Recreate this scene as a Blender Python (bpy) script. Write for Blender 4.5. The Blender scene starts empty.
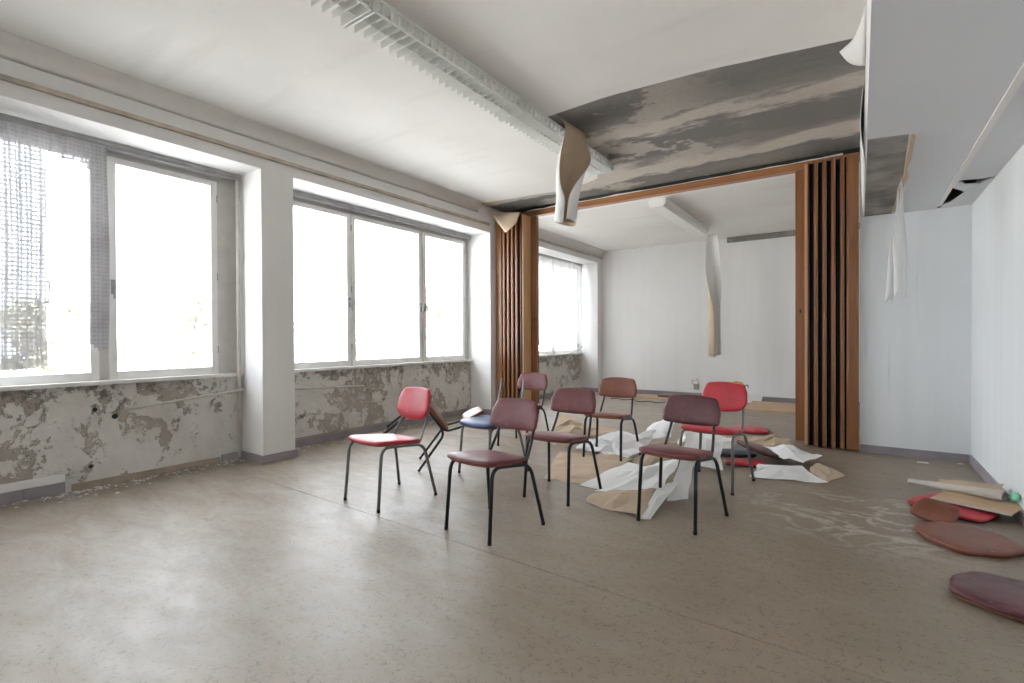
import bpy, bmesh, math, random
from mathutils import Vector, Matrix, noise
rnd = random.Random(7)
S = bpy.context.scene
COL = S.collection

# ------------------------------------------------------------------ camera
cam_d = bpy.data.cameras.new('camera')
cam = bpy.data.objects.new('camera', cam_d)
COL.objects.link(cam)
S.camera = cam
cam_d.sensor_width = 36.0
cam_d.lens = 495.4 / 1024 * 36
cam_d.clip_start = 0.02
yaw, pitch, roll = math.radians(35.04), math.radians(-0.405), math.radians(-0.282)
fw0 = Vector((-math.sin(yaw), math.cos(yaw), 0)); rt0 = Vector((math.cos(yaw), math.sin(yaw), 0)); up0 = Vector((0, 0, 1))
FW = fw0 * math.cos(pitch) + up0 * math.sin(pitch)
U2 = up0 * math.cos(pitch) - fw0 * math.sin(pitch)
RT = rt0 * math.cos(roll) + U2 * math.sin(roll)
UP = U2 * math.cos(roll) - rt0 * math.sin(roll)
cm = Matrix((RT, UP, -FW)).transposed().to_4x4()
cm.translation = Vector((0, 0, 1.18))
cam.matrix_world = cm

# ------------------------------------------------------------------ world, exposure
SKY = 9.0
w = bpy.data.worlds.new('World'); S.world = w; w.use_nodes = True
bg = w.node_tree.nodes['Background']
bg.inputs['Color'].default_value = (0.87, 0.935, 1.0, 1)
bg.inputs['Strength'].default_value = SKY
S.view_settings.view_transform = 'Standard'
S.view_settings.look = 'None'
S.view_settings.gamma = 1.0
S.view_settings.use_curve_mapping = False
S.view_settings.exposure = 0.38
S.cycles.use_denoising = True
S.cycles.max_bounces = 14
S.cycles.diffuse_bounces = 9
S.cycles.glossy_bounces = 4
S.cycles.transparent_max_bounces = 24
S.cycles.sample_clamp_indirect = 6.0

sun_d = bpy.data.lights.new('sun', 'SUN'); sun_d.energy = 45.0; sun_d.angle = math.radians(2); sun_d.color = (1.0, .925, .86)
sun = bpy.data.objects.new('sun', sun_d); COL.objects.link(sun)      # shines over the roof onto the yard outside the windows
sun.rotation_euler = Vector((-.80, .15, -1.0)).to_track_quat('-Z', 'Y').to_euler()

# bays between the pillars of the window wall: (y0, y1)
BAYS = [(-4.28, -1.06), (-0.735, 2.484), (2.81, 6.03), (6.35, 9.83)]
for (a, b) in BAYS:                                   # daylight portals in the window openings
    ld = bpy.data.lights.new('daylight_portal', 'AREA'); ld.shape = 'RECTANGLE'
    ld.size = b - a - 0.1; ld.size_y = 1.85; ld.energy = 1
    ld.cycles.is_portal = True
    lo = bpy.data.objects.new('daylight_portal', ld); COL.objects.link(lo)
    lo.matrix_world = Matrix.Translation((-5.45, (a + b) / 2, 1.8)) @ Matrix(((0, 0, -1), (1, 0, 0), (0, -1, 0))).to_4x4()

# ------------------------------------------------------------------ materials
class NT:
    def __init__(s, name):
        s.m = bpy.data.materials.new(name); s.m.use_nodes = True
        s.t = s.m.node_tree; s.b = s.t.nodes['Principled BSDF']; s.out = s.t.nodes['Material Output']
        s.tc = s.t.nodes.new('ShaderNodeTexCoord')
    def n(s, typ, **kw):
        x = s.t.nodes.new(typ)
        for k, v in kw.items():
            if k.startswith('_'): setattr(x, k[1:], v)
            else:
                x.inputs[k.replace('__', ' ')].default_value = v
        return x
    def l(s, a, b): s.t.links.new(a, b)
    def map(s, scale=(1, 1, 1), loc=(0, 0, 0), rot=(0, 0, 0), src='Object'):
        x = s.t.nodes.new('ShaderNodeMapping')
        x.inputs['Scale'].default_value = scale; x.inputs['Location'].default_value = loc; x.inputs['Rotation'].default_value = rot
        s.l(s.tc.outputs[src], x.inputs['Vector']); return x.outputs['Vector']
    def noise(s, vec, scale, detail=6, rough=.55, dist=0):
        x = s.n('ShaderNodeTexNoise', Scale=scale, Detail=detail, Roughness=rough, Distortion=dist)
        s.l(vec, x.inputs['Vector']); return x.outputs['Fac']
    def ramp(s, fac, stops, interp='LINEAR'):
        x = s.t.nodes.new('ShaderNodeValToRGB'); r = x.color_ramp; r.interpolation = interp
        while len(r.elements) < len(stops): r.elements.new(.5)
        for e, (p, c) in zip(r.elements, stops):
            e.position = p
            e.color = (c, c, c, 1) if isinstance(c, (int, float)) else (*c, 1)
        s.l(fac, x.inputs['Fac']); return x.outputs['Color']
    def mix(s, fac, a, b, mode='MIX'):
        x = s.t.nodes.new('ShaderNodeMix'); x.data_type = 'RGBA'; x.blend_type = mode
        for sock, v in ((x.inputs[0], fac), (x.inputs[6], a), (x.inputs[7], b)):
            if isinstance(v, (int, float)): sock.default_value = v
            elif isinstance(v, tuple): sock.default_value = (*v, 1)
            else: s.l(v, sock)
        return x.outputs[2]
    def math(s, op, a, b=0.0, c=0.0):
        x = s.t.nodes.new('ShaderNodeMath'); x.operation = op
        for i, v in enumerate((a, b, c)):
            if isinstance(v, (int, float)): x.inputs[i].default_value = v
            else: s.l(v, x.inputs[i])
        return x.outputs[0]
    def sep(s, vec):
        x = s.t.nodes.new('ShaderNodeSeparateXYZ'); s.l(vec, x.inputs[0]); return x.outputs
    def col(s, c):
        if isinstance(c, tuple): s.b.inputs['Base Color'].default_value = (*c, 1)
        else: s.l(c, s.b.inputs['Base Color'])
    def rough(s, r):
        if isinstance(r, (int, float)): s.b.inputs['Roughness'].default_value = r
        else: s.l(r, s.b.inputs['Roughness'])
    def bump(s, h, strength=.3, dist=.01):
        x = s.n('ShaderNodeBump', Strength=strength, Distance=dist); s.l(h, x.inputs['Height']); s.l(x.outputs[0], s.b.inputs['Normal'])

def plain(name, c, rough=.5, metal=0, var=.12, scale=9, bump=.05):
    t = NT(name); v = t.map()
    f = t.noise(v, scale, 5)
    lo = tuple(k * (1 - var) for k in c); hi = tuple(min(1, k * (1 + var)) for k in c)
    t.col(t.ramp(f, [(.3, lo), (.7, hi)])); t.rough(rough); t.b.inputs['Metallic'].default_value = metal
    if bump: t.bump(t.noise(v, scale * 14, 3), bump, .004)
    return t.m

def mk_wallpaint(name, base, streak=.05, stretch=(9, 9, .5)):
    t = NT(name); v = t.map()
    big = t.noise(v, .8, 4)
    st = t.noise(t.map(scale=stretch), 1.0, 4)
    a = t.ramp(big, [(.3, tuple(k * .94 for k in base)), (.7, base)])
    b = t.mix(t.math('MULTIPLY', t.ramp(st, [(.45, 0.0), (.75, 1.0)]), streak * 4), a, tuple(k * .80 for k in base))
    t.col(b); t.rough(.75)
    t.bump(t.math('ADD', t.noise(v, 60, 3), t.math('MULTIPLY', st, 3.0)), .12, .006)
    return t.m

M = {}
M['wall'] = mk_wallpaint('white_wall_paint', (.86, .86, .855))
M['wall_streak'] = mk_wallpaint('white_wallpaper_with_vertical_ripples', (.78, .80, .81), .07, (7, 7, .35))
M['pillar'] = mk_wallpaint('white_pillar_paint', (.78, .775, .765), .03)

def mk_ceil():
    t = NT('white_ceiling_paper'); v = t.map()
    a = t.ramp(t.noise(v, .55, 5), [(.35, (.74, .725, .70)), (.65, (.82, .81, .79))])
    st = t.ramp(t.noise(t.map(scale=(.5, 3, 1)), 1.3, 5), [(.58, 0.0), (.75, 1.0)])
    t.col(t.mix(t.math('MULTIPLY', st, .28), a, (.55, .52, .49))); t.rough(.85)
    t.bump(t.noise(v, 45, 3), .08, .004)
    return t.m
M['ceil'] = mk_ceil()
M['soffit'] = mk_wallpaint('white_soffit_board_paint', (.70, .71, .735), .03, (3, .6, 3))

def mk_concrete():
    t = NT('bare_grey_concrete'); v = t.map()
    y = t.sep(t.tc.outputs['Object'])
    wob = t.noise(t.map(scale=(.7, 1.6, 1)), 1.1, 7, .6)
    wob2 = t.noise(t.map(scale=(1.2, 5, 1)), 2.2, 8, .65)
    d = t.math('ADD', y[1], t.math('MULTIPLY', t.math('SUBTRACT', wob, .5), 1.1))
    d = t.math('ADD', d, t.math('MULTIPLY', t.math('SUBTRACT', wob2, .5), .28))
    f = t.math('DIVIDE', t.math('SUBTRACT', d, 3.6), 2.8)
    dk = (.15, .142, .135); md = (.22, .207, .195); lt = (.47, .43, .385)
    base = t.ramp(f, [(0, md), (.2, dk), (.31, md), (.345, lt), (.41, lt), (.44, dk), (.62, dk), (.70, md), (.745, lt), (.84, lt), (.87, dk), (1, md)])
    pat = t.ramp(t.noise(t.map(scale=(1, 1.4, 1), loc=(3.3, 1.2, 0)), 1.5, 8, .62), [(.54, 0.0), (.57, 1.0)])
    left = t.ramp(t.math('MULTIPLY_ADD', y[0], -.5, -.35), [(0.05, 0.0), (.35, 1.0)])
    base = t.mix(t.math('MULTIPLY', t.math('MULTIPLY', pat, left), .8), base, (.42, .385, .345))
    gr = t.noise(t.map(scale=(3, 9, 3)), 6, 8, .7)
    base = t.mix(.55, base, t.ramp(gr, [(.3, .40), (.7, .66)]), 'OVERLAY')
    t.col(base); t.rough(.9); t.bump(t.noise(v, 30, 6, .7), .35, .01)
    return t.m
M['concrete'] = mk_concrete()
M['concrete_soffit'] = plain('mottled_grey_concrete', (.25, .24, .225), .9, 0, .45, 3.5, .3)

def mk_floor():
    t = NT('worn_brown_linoleum'); v = t.map()
    big = t.noise(v, .9, 6, .6)
    base = t.ramp(big, [(.3, (.195, .150, .104)), (.7, (.275, .218, .155))])
    # short dark marbling flecks
    dv = t.noise(t.map(scale=(1, 1, 1)), 9, 2)
    vv = t.n('ShaderNodeTexVoronoi', Scale=36.0); vv.feature = 'DISTANCE_TO_EDGE'
    mp = t.n('ShaderNodeVectorMath'); mp.operation = 'ADD'
    nz = t.n('ShaderNodeTexNoise', Scale=14.0, Detail=3.0); t.l(v, nz.inputs['Vector'])
    sc = t.n('ShaderNodeVectorMath'); sc.operation = 'SCALE'; sc.inputs['Scale'].default_value = .09
    t.l(nz.outputs['Color'], sc.inputs[0]); t.l(v, mp.inputs[0]); t.l(sc.outputs[0], mp.inputs[1]); t.l(mp.outputs[0], vv.inputs['Vector'])
    fle = t.ramp(vv.outputs['Distance'], [(.02, 1.0), (.07, 0.0)])
    brk = t.ramp(t.noise(v, 27, 3), [(.49, 0.0), (.56, 1.0)])
    fle = t.math('MULTIPLY', fle, brk)
    base = t.mix(t.math('MULTIPLY', fle, .85), base, (.10, .085, .075))
    # pale worn dust, plus the windows' grey sheen painted stronger towards that side
    pos = t.sep(t.tc.outputs['Object'])
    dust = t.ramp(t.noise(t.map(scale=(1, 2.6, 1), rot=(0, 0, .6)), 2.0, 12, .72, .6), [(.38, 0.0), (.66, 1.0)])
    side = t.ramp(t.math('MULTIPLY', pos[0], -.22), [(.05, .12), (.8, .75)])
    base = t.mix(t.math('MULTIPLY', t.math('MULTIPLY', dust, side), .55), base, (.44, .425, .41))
    # chalky smears in front of the partition
    dx = t.math('SUBTRACT', pos[0], .02); dy = t.math('SUBTRACT', pos[1], 3.95)
    r = t.math('SQRT', t.math('ADD', t.math('POWER', t.math('MULTIPLY', dx, 1.25), 2), t.math('POWER', t.math('MULTIPLY', dy, 1.35), 2)))
    near = t.ramp(r, [(.45, 1.0), (1.05, 0.0)])
    sm = t.ramp(t.noise(t.map(scale=(1.6, 3.4, 1), rot=(0, 0, -.5)), 1.0, 7, .6, .8), [(.475, 0.0), (.51, 1.0), (.545, 0.0)])
    base = t.mix(t.math('MULTIPLY', t.math('MULTIPLY', sm, near), .65), base, (.60, .57, .53))
    # dark scuffs
    scf = t.ramp(t.noise(t.map(scale=(3, .8, 1), rot=(0, 0, .9)), 3.2, 5, .6, 2.0), [(.30, 1.0), (.325, 0.0)])
    base = t.mix(t.math('MULTIPLY', scf, .30), base, (.12, .10, .09))
    t.col(base)
    t.rough(t.ramp(t.noise(t.map(scale=(1, 2.2, 1), rot=(0, 0, .5)), 4.5, 10, .72), [(.3, .38), (.7, .52)]))
    t.b.inputs['Specular IOR Level'].default_value = .85
    t.bump(t.noise(v, 3.0, 5), .05, .02)
    return t.m
M['floor'] = mk_floor()
M['subfloor'] = plain('dark_floor_screed', (.10, .085, .07), .9)

def mk_parapet():
    t = NT('peeling_plaster_with_mould'); v = t.map()
    p = t.sep(t.tc.outputs['Object'])
    n1 = t.noise(v, 1.9, 12, .70, .5); n2 = t.noise(t.map(loc=(5, 3, 1)), 5.0, 10, .7, .3); n3 = t.noise(t.map(loc=(1, 8, 2)), 22, 8, .72)
    n4 = t.noise(t.map(loc=(7, 2, 4)), 9, 9, .72, .5)
    plaster = t.ramp(t.noise(v, 3.5, 6), [(.3, (.34, .30, .26)), (.7, (.44, .395, .345))])
    paint = t.ramp(t.noise(t.map(loc=(2, 2, 2)), 2.5, 6, .65), [(.3, (.56, .54, .51)), (.7, (.72, .70, .67))])
    bare = t.math('ADD', n1, t.math('MULTIPLY', t.math('SUBTRACT', n2, .5), .55))
    # bare render shows at the near end, paint holds further along
    bare = t.math('ADD', bare, t.ramp(t.math('MULTIPLY_ADD', p[1], .35, 0), [(.30, .12), (.40, -.02)]))
    bare = t.math('ADD', bare, t.ramp(p[2], [(.3, -.035), (.75, .03)]))
    m_bare = t.ramp(bare, [(.535, 0.0), (.545, 1.0)])
    c = t.mix(m_bare, paint, plaster)
    m_g = t.ramp(t.math('ADD', n4, t.math('MULTIPLY', t.math('SUBTRACT', n1, .5), .5)), [(.57, 0.0), (.60, 1.0)])
    c = t.mix(t.math('MULTIPLY', m_g, .75), c, t.ramp(n2, [(.4, (.36, .35, .34)), (.6, (.66, .65, .64))]))
    # mould: fine dark specks, denser under the sill and at the edges of the bare patches
    top = t.ramp(p[2], [(.50, .0), (.80, .13)])
    edge = t.ramp(bare, [(.46, 0.0), (.54, 1.0), (.62, 0.0)])
    spk = t.math('ADD', t.math('ADD', n3, t.math('MULTIPLY', edge, .10)), t.math('ADD', top, t.math('MULTIPLY', t.math('SUBTRACT', n2, .5), .5)))
    mo = t.ramp(spk, [(.66, 0.0), (.76, 1.0)])
    c = t.mix(t.math('MULTIPLY', mo, .62), c, (.085, .085, .075))
    t.col(c); t.rough(.92)
    t.bump(t.math('ADD', t.math('MULTIPLY', m_bare, -1.0), t.math('ADD', t.math('MULTIPLY', n4, .8), t.math('MULTIPLY', n3, .5))), .8, .012)
    return t.m
M['parapet'] = mk_parapet()

M['frame'] = plain('grey_window_frame_paint', (.53, .515, .49), .5, 0, .08, 6)
M['casement'] = plain('white_casement_paint', (.74, .73, .71), .45, 0, .06, 6)
M['sill'] = plain('dirty_white_sill_paint', (.66, .65, .63), .55, 0, .16, 5)
M['rail_brown'] = plain('brownish_rail_paint', (.46, .40, .33), .6, 0, .25, 7)
M['curtain_rail'] = plain('dull_grey_curtain_rail', (.34, .34, .34), .45, 0, .15)
M['pipe'] = plain('cream_pipe_paint', (.58, .55, .50), .45, 0, .15, 8)
M['baseboard'] = plain('mauve_grey_baseboard', (.28, .253, .275), .5, 0, .15, 5)
M['base_wood'] = plain('bare_wooden_batten', (.33, .27, .21), .8, 0, .2, 8)
M['handle'] = plain('tarnished_handle', (.30, .30, .31), .35, .7)
M['black_tube'] = plain('black_painted_tube', (.010, .012, .016), .4, 0, .1, 20, 0)
M['grey_tube'] = plain('grey_painted_tube', (.17, .18, .18), .32, .25, .15, 20, 0)
M['rubber'] = plain('black_rubber_foot', (.01, .01, .01), .7, 0, .1, 20, 0)
M['lamp'] = plain('pale_lamp_enamel', (.66, .67, .645), .4, 0, .05)
M['lamp_white'] = plain('white_lamp_reflector', (.80, .80, .77), .35, 0, .04)
M['tube'] = plain('unlit_glass_tube', (.85, .85, .83), .15, 0, .03)
M['black'] = plain('black_folding_cloth', (.010, .010, .011), .8, 0, .1, 12, 0)
M['dark'] = plain('dark_cavity', (.03, .035, .033), .9)
M['green'] = plain('mint_green_plastic', (.22, .55, .36), .4)
M['scrap'] = plain('white_paper', (.82, .82, .80), .8)
M['plug'] = plain('grey_wall_outlet', (.35, .34, .31), .6)

def mk_vinyl(name, c, dust=.25):
    t = NT(name); v = t.map()
    f = t.noise(v, 5, 6)
    a = t.ramp(f, [(.3, tuple(k * .78 for k in c)), (.7, tuple(k * 1.15 for k in c))])
    d = t.ramp(t.noise(v, 7, 8, .7), [(.5, 0.0), (.8, 1.0)])
    sp = t.ramp(t.noise(v, 42, 4, .6), [(.665, 0.0), (.70, 1.0)])
    a = t.mix(t.math('MULTIPLY', d, dust), a, (.40, .34, .32))
    a = t.mix(t.math('MULTIPLY', sp, dust * 2.2), a, (.55, .47, .45))
    t.col(a); t.rough(t.ramp(t.noise(v, 9, 6), [(.3, .30), (.7, .48)]))
    t.bump(t.noise(v, 160, 3), .15, .002)
    return t.m
M['maroon'] = mk_vinyl('maroon_vinyl', (.150, .036, .042), .12)
M['maroon_dark'] = mk_vinyl('dark_maroon_vinyl', (.095, .024, .030), .10)
M['red'] = mk_vinyl('red_vinyl', (.46, .022, .038), .10)
M['brown'] = mk_vinyl('reddish_brown_vinyl', (.20, .066, .038), .12)
M['blue'] = mk_vinyl('blue_cloth', (.022, .050, .165), .06)
M['navy'] = mk_vinyl('dark_navy_vinyl', (.025, .035, .06), .15)
M['foam'] = plain('yellowed_foam', (.50, .30, .07), .9)

def mk_wood(name, a, b, rough=.4, axis=2, sc=9):
    t = NT(name)
    s = [sc, sc, sc]; s[axis] = .5
    f = t.noise(t.map(scale=tuple(s)), 2.2, 8, .6, .6)
    g = t.noise(t.map(scale=tuple(k * 7 for k in s)), 2.0, 4)
    c = t.ramp(f, [(.25, a), (.75, b)])
    c = t.mix(t.math('MULTIPLY', t.ramp(g, [(.5, 0.0), (.8, 1.0)]), .3), c, tuple(k * .6 for k in a))
    t.col(c); t.rough(rough); t.bump(g, .08, .002)
    return t.m
M['wood'] = mk_wood('varnished_orange_brown_wood', (.185, .072, .028), (.275, .122, .050), .3)
M['wood_h'] = mk_wood('varnished_wood_beam', (.26, .105, .04), (.38, .175, .075), .35, 0)
M['wood_light'] = mk_wood('pale_wood_edge', (.48, .28, .14), (.60, .38, .21))
M['wood_red'] = mk_wood('dark_reddish_wood_side', (.085, .028, .018), (.13, .045, .026))
M['ply'] = mk_wood('plywood_seat_underside', (.17, .060, .030), (.26, .105, .055), .5, 0, 6)
M['board'] = mk_wood('tan_hardboard', (.46, .31, .19), (.56, .40, .26), .7, 0, 4)

def mk_paper(name, base, var):
    t = NT(name); v = t.map()
    a = t.ramp(t.noise(v, 2.2, 7, .6), [(.3, tuple(k * (1 - var) for k in base)), (.7, base)])
    t.col(a); t.rough(.85); t.bump(t.noise(v, 70, 3), .1, .003)
    return t.m
M['paper'] = mk_paper('white_painted_paper_face', (.80, .80, .79), .08)
M['paper_beige'] = mk_paper('beige_crumpled_paper', (.60, .555, .49), .2)
M['paper_back'] = mk_paper('tan_paper_back', (.56, .44, .32), .25)

def mk_glass():
    t = NT('dusty_window_glass')
    tr = t.n('ShaderNodeBsdfTransparent'); tr.inputs['Color'].default_value = (.96, .96, .96, 1)
    gl = t.n('ShaderNodeBsdfGlossy', Roughness=.03)
    df = t.n('ShaderNodeBsdfDiffuse'); df.inputs['Color'].default_value = (.7, .7, .68, 1)
    lw = t.n('ShaderNodeLayerWeight', Blend=.5)
    fr = t.math('MULTIPLY_ADD', t.math('POWER', lw.outputs['Facing'], 5.0), .5, .03)
    d = t.math('MULTIPLY', t.ramp(t.noise(t.map(), 3, 8, .7), [(.45, 0.0), (.8, 1.0)]), .10)
    m1 = t.n('ShaderNodeMixShader'); m2 = t.n('ShaderNodeMixShader')
    t.l(fr, m1.inputs[0]); t.l(tr.outputs[0], m1.inputs[1]); t.l(gl.outputs[0], m1.inputs[2])
    t.l(d, m2.inputs[0]); t.l(m1.outputs[0], m2.inputs[1]); t.l(df.outputs[0], m2.inputs[2])
    t.l(m2.outputs[0], t.out.inputs['Surface'])
    return t.m
M['glass'] = mk_glass()

def mk_lace(name, cell, dens, lo, trans=.3, cd=(.42, .41, .43), cl=(.66, .66, .68)):
    t = NT(name)
    uv = t.sep(t.tc.outputs['UV'])
    def band(c, k):
        return t.math('ABSOLUTE', t.math('SINE', t.math('MULTIPLY', c, math.pi / k)))
    g = t.math('MULTIPLY', band(uv[0], cell), band(uv[1], cell * .8))
    fine = t.noise(t.map(src='UV'), 60, 4)
    hole = t.ramp(g, [(.42, 1.0), (.60, lo)])
    f = t.math('MULTIPLY', hole, t.ramp(fine, [(.2, dens * .97), (.8, dens)]))
    rag = t.noise(t.map(src='UV', scale=(1.4, 1, 1)), 3, 7, .65)
    grime = t.ramp(uv[1], [(0, 0.0), (1, 1.0)])
    tr = t.n('ShaderNodeBsdfTransparent')
    df = t.n('ShaderNodeBsdfDiffuse'); tl = t.n('ShaderNodeBsdfTranslucent')
    c = t.ramp(rag, [(.3, cd), (.7, cl)])
    t.l(c, df.inputs['Color']); t.l(c, tl.inputs['Color'])
    a = t.n('ShaderNodeMixShader', Fac=trans); t.l(df.outputs[0], a.inputs[1]); t.l(tl.outputs[0], a.inputs[2])
    m = t.n('ShaderNodeMixShader'); t.l(f, m.inputs[0]); t.l(tr.outputs[0], m.inputs[1]); t.l(a.outputs[0], m.inputs[2])
    t.l(m.outputs[0], t.out.inputs['Surface'])
    return t.m
M['lace'] = mk_lace('grey_white_lace', .040, .99, .84, .07, (.36, .355, .375), (.56, .56, .58))
M['veil'] = mk_lace('white_net_curtain', .014, .86, .90, .12, (.70, .70, .71), (.85, .85, .86))

def mk_leaf():
    t = NT('pale_hazy_leaves')
    f = t.noise(t.map(), 1.5, 3)
    t.col(t.ramp(f, [(.3, (.26, .275, .19)), (.7, (.36, .355, .27))])); t.rough(.7)
    return t.m
M['leaf'] = mk_leaf()
M['bark'] = plain('pale_bark', (.36, .32, .27), .9)
M['ground'] = plain('pale_concrete_yard', (.62, .62, .60), .9, 0, .06, .5)
M['steel_pole'] = plain('pale_grey_pole', (.46, .47, .50), .6)

# ------------------------------------------------------------------ mesh helpers
class MB:
    def __init__(s): s.v = []; s.f = []; s.mi = []; s.uv = {}
    def add(s, vs, fs, m=0):
        o = len(s.v); s.v += [tuple(p) for p in vs]
        for q in fs: s.f.append(tuple(i + o for i in q)); s.mi.append(m)
        return s
    def box(s, x0, x1, y0, y1, z0, z1, m=0):
        vs = [(x, y, z) for z in (z0, z1) for y in (y0, y1) for x in (x0, x1)]
        return s.add(vs, [(0, 2, 3, 1), (4, 5, 7, 6), (0, 1, 5, 4), (2, 6, 7, 3), (0, 4, 6, 2), (1, 3, 7, 5)], m)
    def prism(s, poly, z0, z1, m=0):                      # polygon (x, y), counter-clockwise, extruded in z
        n = len(poly)
        vs = [(x, y, z0) for x, y in poly] + [(x, y, z1) for x, y in poly]
        fs = [tuple(range(n - 1, -1, -1)), tuple(range(n, 2 * n))] + [(i, (i + 1) % n, n + (i + 1) % n, n + i) for i in range(n)]
        return s.add(vs, fs, m)
    def tube(s, pts, r, seg=8, m=0, cap=True):
        pts = [Vector(p) for p in pts]; n = len(pts)
        rr = r if isinstance(r, (list, tuple)) else [r] * n
        tang = []
        for i in range(n):
            a = pts[max(0, i - 1)]; b = pts[min(n - 1, i + 1)]; tang.append((b - a).normalized())
        ref = Vector((0, 0, 1)) if abs(tang[0].z) < .9 else Vector((1, 0, 0))
        nx = tang[0].cross(ref).normalized(); vs = []
        for i in range(n):
            nx = (nx - tang[i] * nx.dot(tang[i])).normalized(); ny = tang[i].cross(nx)
            for k in range(seg):
                a = 2 * math.pi * k / seg
                vs.append(pts[i] + (nx * math.cos(a) + ny * math.sin(a)) * rr[i])
        fs = [(i * seg + k, i * seg + (k + 1) % seg, (i + 1) * seg + (k + 1) % seg, (i + 1) * seg + k) for i in range(n - 1) for k in range(seg)]
        if cap: fs += [tuple(range(seg - 1, -1, -1)), tuple(range((n - 1) * seg, n * seg))]
        return s.add(vs, fs, m)
    def build(s, name, mats, parent=None, smooth=False, bevel=0, auto=None):
        me = bpy.data.meshes.new(name); me.from_pydata(s.v, [], s.f)
        mats = mats if isinstance(mats, (list, tuple)) else [mats]
        for k in mats: me.materials.append(M[k])
        if len(mats) > 1: me.polygons.foreach_set('material_index', s.mi)
        bm = bmesh.new(); bm.from_mesh(me)
        bmesh.ops.recalc_face_normals(bm, faces=bm.faces)
        if bevel:
            bmesh.ops.bevel(bm, geom=[e for e in bm.edges], offset=bevel, segments=2, profile=.7, affect='EDGES', clamp_overlap=True)
        bm.to_mesh(me); bm.free()
        if smooth: me.polygons.foreach_set('use_smooth', [True] * len(me.polygons))
        me.update()
        o = bpy.data.objects.new(name, me); COL.objects.link(o)
        if parent: o.parent = parent
        return o

def bend(pts, r, n=5):
    """polyline with rounded corners"""
    P = [Vector(p) for p in pts]; out = [P[0]]
    for i in range(1, len(P) - 1):
        a, b, c = P[i - 1], P[i], P[i + 1]
        d1 = (a - b); d2 = (c - b); k = min(r, d1.length * .48, d2.length * .48)
        p, q = b + d1.normalized() * k, b + d2.normalized() * k
        for j in range(n + 1):
            t = j / n; out.append(p * (1 - t) ** 2 + b * 2 * t * (1 - t) + q * t * t)
    out.append(P[-1]); return out

def empty(name, loc=(0, 0, 0), rz=0, parent=None):
    o = bpy.data.objects.new(name, None); COL.objects.link(o); o.location = loc; o.rotation_euler = (0, 0, rz)
    o.empty_display_size = .1
    if parent: o.parent = parent
    return o
def tag(o, label, cat=None, group=None, kind=None):
    o['label'] = label
    if cat: o['category'] = cat
    if group: o['group'] = group
    if kind: o['kind'] = kind
    return o
def structure(o, label=None):
    o['kind'] = 'structure'
    if label: o['label'] = label
    return o
def clone(o, parent=None):
    c = o.copy(); COL.objects.link(c); c.parent = parent
    for ch in o.children: clone(ch, c)
    return c

# ------------------------------------------------------------------ the room shell
XL, XB, XR = -5.03, -4.63, 0.852          # parapet face, pillar/beam face, right wall
YB, YP, YF = -4.5, 6.204, 10.05           # wall behind the camera, partition, far wall
H, HF, HS = 3.18, 3.06, 2.398             # ceiling, far-room ceiling, soffit

fl = structure(MB().box(-5.5, 1.1, YB - .2, YF + .3, -.15, -.004).build('floor', 'subfloor'))
def floor_sheet(poly):
    return MB().prism(poly, -.004, 0).build('linoleum_sheet', 'floor', fl)
g = .0035
def seam_y(x): return 2.165 - (x + 2.4) * .022
floor_sheet([(XL - .03, YB), (XR + .02, YB), (XR + .02, seam_y(XR) - g), (XL - .03, seam_y(XL) - g)])
floor_sheet([(XL - .03, seam_y(XL)), (XR + .02, seam_y(XR)), (XR + .02, 6.40), (XL - .03, 6.40)])
floor_sheet([(XL - .03, 6.404), (XR + .02, 6.404), (XR + .02, YF), (XL - .03, YF)])

wl = structure(empty('wall_left'), 'window wall of peeling parapets, white pillars and a beam')
for (a, b) in BAYS:
    MB().box(-5.42, XL, a, b, 0, .815).build('parapet', 'parapet', wl)
for (a, b) in ((YB - .2, -4.28), (-1.06, -.735), (2.484, 2.81), (6.03, 6.35), (9.83, YF)):
    MB().box(-5.42, XB, a, b, 0, H + .02).build('pillar', 'pillar', wl, bevel=.006)
for (a, b) in BAYS:
    MB().box(-5.42, XB - .001, a, b, 2.795, H + .02).build('beam', 'pillar', wl)
structure(MB().box(XR, XR + .2, YB - .2, YF + .2, 0, H + .1).build('wall_right', 'wall_streak'))
structure(MB().box(-5.42, XR, YF, YF + .2, 0, H + .1).build('wall_far', 'wall'))
structure(MB().box(-5.42, XR, YB - .2, YB, 0, H + .1).build('wall_back', 'wall'))
wp = structure(MB().box(.004, XR, YP, 6.62, 0, H).build('wall_partition', 'wall_streak'))
for (x, z0, z1, wd) in ((.24, .55, 1.15, .008), (.247, 1.55, 1.95, .007), (.46, 1.2, 2.0, .005)):   # raised wallpaper wrinkles
    MB().tube([(x + .004 * math.sin(k * 2.1), YP - .001, z0 + (z1 - z0) * k / 8) for k in range(9)], [wd * math.sin(math.pi * (k + .3) / 8.6) for k in range(9)], 6).build('wallpaper_wrinkle', 'wall_streak', wp, True)

# ceiling: concrete slab, white paper glued under it, side soffit
ce = structure(MB().box(-5.5, 1.1, YB - .2, 6.6, H, H + .2).build('ceiling', 'concrete'), 'concrete ceiling with its white paper torn away before the partition')
MB().box(-5.5, 1.1, 6.6, YF + .3, HF, H + .2).build('far_ceiling', 'ceil', ce)
edge_r = [(.042, 4.05), (-.052, 4.038), (-.2, 4.012), (-.338, 3.988), (-.5, 3.955), (-.647, 3.935), (-.82, 3.90), (-.981, 3.878), (-1.2, 3.862), (-1.435, 3.845), (-1.6, 3.83), (-1.773, 3.826), (-2.0, 3.84), (-2.33, 3.86)]
edge_l = [(-2.36, 4.3), (-2.42, 4.9), (-2.5, 5.3), (-2.68, 5.70), (-2.86, 5.80), (-3.03, 5.84), (-3.2, 5.87), (-3.385, 5.885), (-3.7, 5.84), (-4.0, 5.82), (-4.263, 5.79), (-4.5, 5.76), (XB, 5.74)]
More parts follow.
